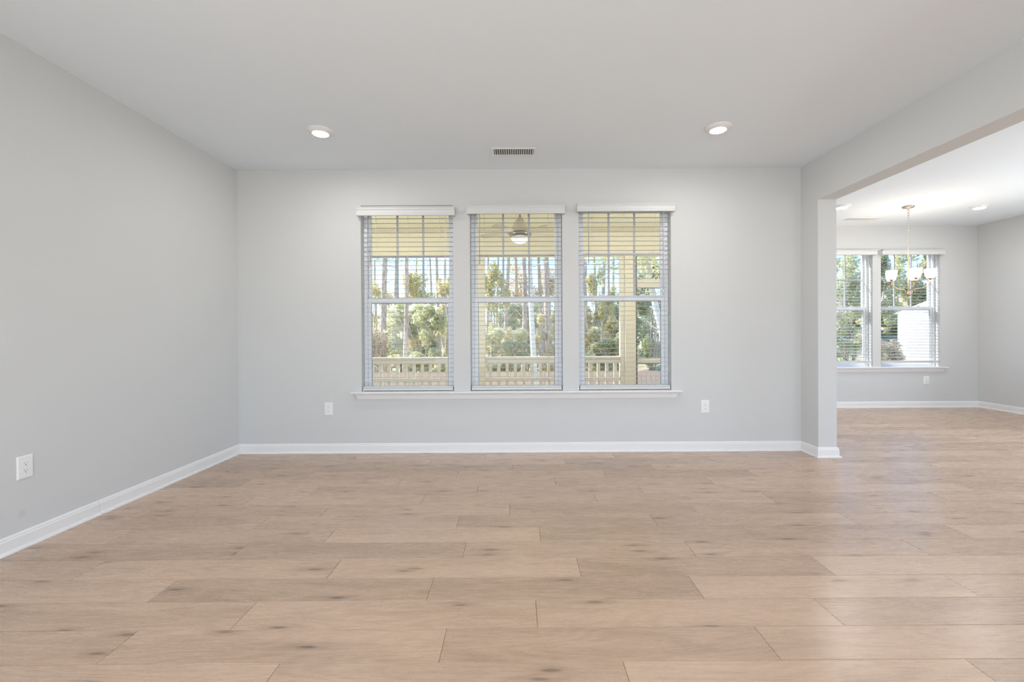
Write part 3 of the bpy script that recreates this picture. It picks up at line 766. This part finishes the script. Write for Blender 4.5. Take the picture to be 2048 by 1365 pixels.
# ---- trees
def leaves(center_fn, count, size, rnd, aspect=.5):
    b = MB()
    for i in range(count):
        c = center_fn(); s = size * rnd.uniform(.6, 1.3)
        d = Vector((rnd.gauss(0, 1), rnd.gauss(0, 1), rnd.gauss(0, .7))).normalized(); e = d.cross(Vector((rnd.gauss(0, 1), rnd.gauss(0, 1), rnd.gauss(0, 1)))).normalized()
        n = d.cross(e)
        b.add([c - d * s, c + e * s * aspect + n * s * .15, c + d * s, c - e * s * aspect + n * s * .15], [(0, 1, 2, 3)])
    return b
def blobs(rnd, spec):
    """spec: list of (centre, radii)"""
    tot = [r[0] * r[1] * r[2] for _, r in spec]; sm = sum(tot)
    def fn():
        t = rnd.random() * sm; k = 0
        while k < len(tot) - 1 and t > tot[k]: t -= tot[k]; k += 1
        c, r = spec[k]
        d = Vector((rnd.gauss(0, 1), rnd.gauss(0, 1), rnd.gauss(0, 1))).normalized() * (rnd.random() ** .28)
        return Vector((c[0] + d.x * r[0], c[1] + d.y * r[1], c[2] + d.z * r[2]))
    return fn
def pine(px, Y, width_px, label, seed, lean=0, mat='bark', leaf='leaf_pine', cat='tree', group='tall pines beyond the fence', hgt=11):
    rnd = random.Random(seed); x = at(px, 640, Y).x; g_ = ground_z(x, Y); r = max(.05, width_px / 2 / F * Y)
    root = tag(empty('pine_tree', (x, Y, g_)), label, cat, group)
    pts = []; rad = []
    for k in range(9):
        t = k / 8; pts.append((lean * t * hgt + .08 * math.sin(t * 5 + seed), .05 * math.cos(t * 4 + seed), t * hgt - .1)); rad.append(r * (1.25 if k == 0 else 1.05 - .6 * t))
    s = MB(); s.tube(pts, rad, 12)
    for k in range(7):                                     # a few bare stubs and limbs
        t = rnd.uniform(.25, .95); a = rnd.uniform(0, 2 * PI); L = rnd.uniform(.4, 1.4); i = int(t * 8); p = Vector(pts[i])
        s.tube([p, p + Vector((math.cos(a) * L * .5, math.sin(a) * L * .5, .1)), p + Vector((math.cos(a) * L, math.sin(a) * L, .35))], [r * .22, r * .14, .01], 6)
    s.build('trunk', M[mat], root)
    sp = []
    for k in range(9):
        t = rnd.uniform(.55, 1.0); a = rnd.uniform(0, 2 * PI); rr = rnd.uniform(.3, 1.5) * (1.25 - t)
        sp.append(((lean * t * hgt + math.cos(a) * rr, math.sin(a) * rr, t * hgt), (1.0, 1.0, .5)))
    leaves(blobs(rnd, sp), 1800, .10, rnd, .25).build('foliage', M[leaf], root)
    return root
def bush(px, Y, wpx, py_top, label, seed, leaf, dens=1.0, group='leafy shrubs beyond the fence', z_low=None, size=.075, name='shrub'):
    rnd = random.Random(seed); x = at(px, 640, Y).x; g_ = ground_z(x, Y); R0 = wpx / 2 / F * Y; top = at(px, py_top, Y).z - g_
    root = tag(empty(name, (x, Y, g_)), label, 'shrub' if name == 'shrub' else 'tree', group)
    s = MB(); base = Vector((0, 0, -.1)); tips = []
    for k in range(8 if dens > .3 else 26):
        a = rnd.uniform(0, 2 * PI); q = rnd.uniform(.2, .9); tip = Vector((math.cos(a) * R0 * q, math.sin(a) * R0 * .5 * q, top * rnd.uniform(.6, .95))); tips.append(tip)
        mid = tip * .5 + Vector((rnd.gauss(0, .08), rnd.gauss(0, .08), .15 * top)) * .6
        s.tube([base + Vector((rnd.gauss(0, .05), rnd.gauss(0, .05), 0)), mid, tip], [.035, .022, .006], 6)
        for j in range(3):
            d = Vector((rnd.gauss(0, .25), rnd.gauss(0, .2), rnd.uniform(.1, .6))); s.tube([mid.lerp(tip, rnd.random()), mid.lerp(tip, .6) + d], [.012, .003], 5)
    s.build('branches', M['twig'], root)
    sp = []
    for k in range(30):
        h = rnd.uniform(.06, .93) if z_low is None else rnd.uniform(z_low, .93)
        a = rnd.uniform(0, 2 * PI); q = math.sqrt(rnd.random()) * .95 * (1.15 - .5 * h); f = rnd.uniform(.6, 1.3)
        sp.append(((math.cos(a) * R0 * q, math.sin(a) * R0 * .5 * q, top * h), (R0 * .24 * f, R0 * .2 * f, top * .075 * f)))
    leaves(blobs(rnd, sp), int(5200 * dens), size * .62 * Y / 14, rnd, .5).build('foliage', M[leaf], root)
    return root

TR = [  # px, Y, width px, label, lean
    (771, 17, 13, 'thick brown pine trunk at the left of the left window view', 0.0),
    (790, 24, 9, 'slim grey pine trunk right of the thick one in the left window', .004),
    (810, 19, 10, 'straight pine trunk in the middle of the left window view', 0),
    (862, 26, 5, 'very thin pine trunk right of centre in the left window', -.004),
    (876, 22, 7, 'thin pale pine trunk near the right edge of the left window', .003),
    (894, 20, 7, 'thin pine trunk at the far right of the left window view', 0),
    (980, 22, 5, 'thin crooked trunk beside the cream post in the middle window', -.01),
    (1013, 20, 9, 'slim pine trunk left of centre in the middle window', .01),
    (1030, 27, 8, 'distant pine trunk behind the left muntin of the middle window', 0),
    (1046, 18, 11, 'grey brown pine trunk at the centre of the middle window', 0),
    (1079, 21, 8, 'brown pine trunk right of the pale trunk in the middle window', .002),
    (1096, 17, 15, 'broad grey pine trunk at the right of the middle window', 0),
    (1173, 17, 12, 'broad grey trunk at the left edge of the right window view', 0),
    (1208, 20, 8, 'lilac grey trunk centre left of the right window', .003),
    (1225, 25, 5, 'distant thin trunk before the post in the right window', 0),
    (1700, 24, 8, 'dim pine trunk behind the half hidden dining window', 0),
    (1790, 22, 7, 'pine trunk behind the chandelier window', .01),
]
TR += [(752, 25, 5, 'thin distant trunk at the left edge of the left window', .006), (835, 28, 5, 'thin distant trunk in the gap right of the straight pine in the left window', 0),
    (996, 26, 5, 'thin distant trunk left of the slim pine in the middle window', 0), (1058, 24, 6, 'thin trunk close to the left of the near-white trunk', 0),
    (1088, 27, 5, 'thin distant trunk touching the broad grey pine in the middle window', 0), (1190, 23, 6, 'thin trunk between the two wider trunks of the right window', -.005),
    (1290, 21, 7, 'pine trunk right of the porch post behind the leaning trunk', 0)]
for i, (px, Y, wd, lb, ln) in enumerate(TR): pine(px, Y, wd, lb, 10 + i, ln)
pine(1066, 12.3, 12, 'smooth near-white trunk standing just beyond the railing in the middle window', 90, 0, 'bark_pale', 'leaf_yellow', group='pale trunks', hgt=8)
pl = pine(1374, 11.5, 17, 'white leaning trunk crossing the right window beside the porch post', 91, -.26, 'bark_pale', 'leaf_yellow', group='pale trunks', hgt=6)

BU = [ # px, Y, width, top py, leaf, density, z_low, label
    (750, 15.5, 90, 640, 'leaf_rust', .18, None, 'pinkish brown twiggy shrub low in the left window'),
    (850, 15, 110, 610, 'leaf_dark', 1.9, None, 'dense green shrub right of centre in the left window'),
    (805, 21, 120, 600, 'leaf_dark', 1.6, None, 'green shrub further back in the left window'),
    (740, 22, 120, 560, 'leaf_yellow', 1.0, None, 'yellow green sapling behind the left window'),
    (835, 23, 90, 545, 'leaf_yellow', 1.2, None, 'bright yellow green sapling in the left window centre'),
    (893, 19, 50, 530, 'leaf_yellow', .8, None, 'olive sapling at the right edge of the left window'),
    (990, 16, 70, 520, 'leaf_yellow', 1.3, None, 'yellow green sapling beside the post in the middle window'),
    (1010, 15, 110, 650, 'leaf_dark', 1.8, None, 'dense green shrub low in the middle window'),
    (1055, 22, 130, 590, 'leaf_dark', 1.8, None, 'shadowy green shrub behind the middle window trunks'),
    (1095, 15, 70, 625, 'leaf_yellow', 1.6, None, 'light green shrub low at the right of the middle window'),
    (1060, 28, 150, 520, 'leaf_rust', 1.1, None, 'hazy brownish tree behind the middle window'),
    (1190, 16, 60, 530, 'leaf_yellow', 1.2, None, 'yellow green sapling left in the right window'),
    (1230, 20, 80, 560, 'leaf_yellow', 1.1, None, 'olive sapling before the post in the right window'),
    (1205, 15, 100, 645, 'leaf_dark', 2.0, None, 'dense green shrub low in the right window'),
    (1240, 24, 120, 600, 'leaf_dark', 1.4, None, 'green shrub further back in the right window'),
    (1302, 16, 80, 505, 'leaf_dark', 2.4, None, 'tall evergreen right of the porch post'),
    (1690, 16, 110, 505, 'leaf_dark', 1.5, .25, 'large evergreen filling the half hidden dining window'),
    (1752, 18.5, 90, 500, 'leaf_dark', 1.3, .25, 'large evergreen between the two dining windows'),
    (1830, 20, 130, 480, 'leaf_dark', 1.9, .22, 'large evergreen behind the chandelier'),
    (1720, 20, 160, 570, 'leaf_dark', 2.0, None, 'green shrub on the bank behind the dining windows'),
    (1690, 12.5, 110, 655, 'leaf_dark', 1.3, None, 'low shrub on the slope behind the half hidden dining window'),
    (1765, 13, 90, 665, 'leaf_rust', .8, None, 'low pinkish shrub behind the chandelier window'),
    (1800, 20, 120, 640, 'leaf_dark', 1.6, None, 'low shrub on the bank left of the white shed'),
    (1960, 19, 130, 500, 'leaf_dark', 2.0, .2, 'evergreen behind the white shed'),
]
for i, (px, Y, wd, tp, lf, dn, zl, lb) in enumerate(BU): bush(px, Y, wd, tp, lb, 200 + i, lf, dn, z_low=zl)
# distant woods closing the horizon
for i, (px, tp) in enumerate([(600, 610), (760, 625), (900, 615), (1040, 620), (1180, 615), (1300, 610), (1460, 600), (1640, 590), (1800, 590), (1960, 590)]):
    bush(px, 36, 200, tp, ['distant woodland edge beyond the left of the windows', 'distant hazy woods in the left window', 'distant hazy woods behind the gap after the left window', 'distant hazy woods in the middle window',
         'distant hazy woods in the right window', 'distant hazy woods right of the porch post', 'distant woods hidden beyond the right part of the wall', 'distant woods behind the half hidden dining window',
         'distant woods behind the chandelier window', 'distant woods beyond the dining room right wall'][i], 400 + i, 'leaf_dark' if i % 2 else 'leaf_yellow', 1.0, group='distant woods', name='distant_tree')
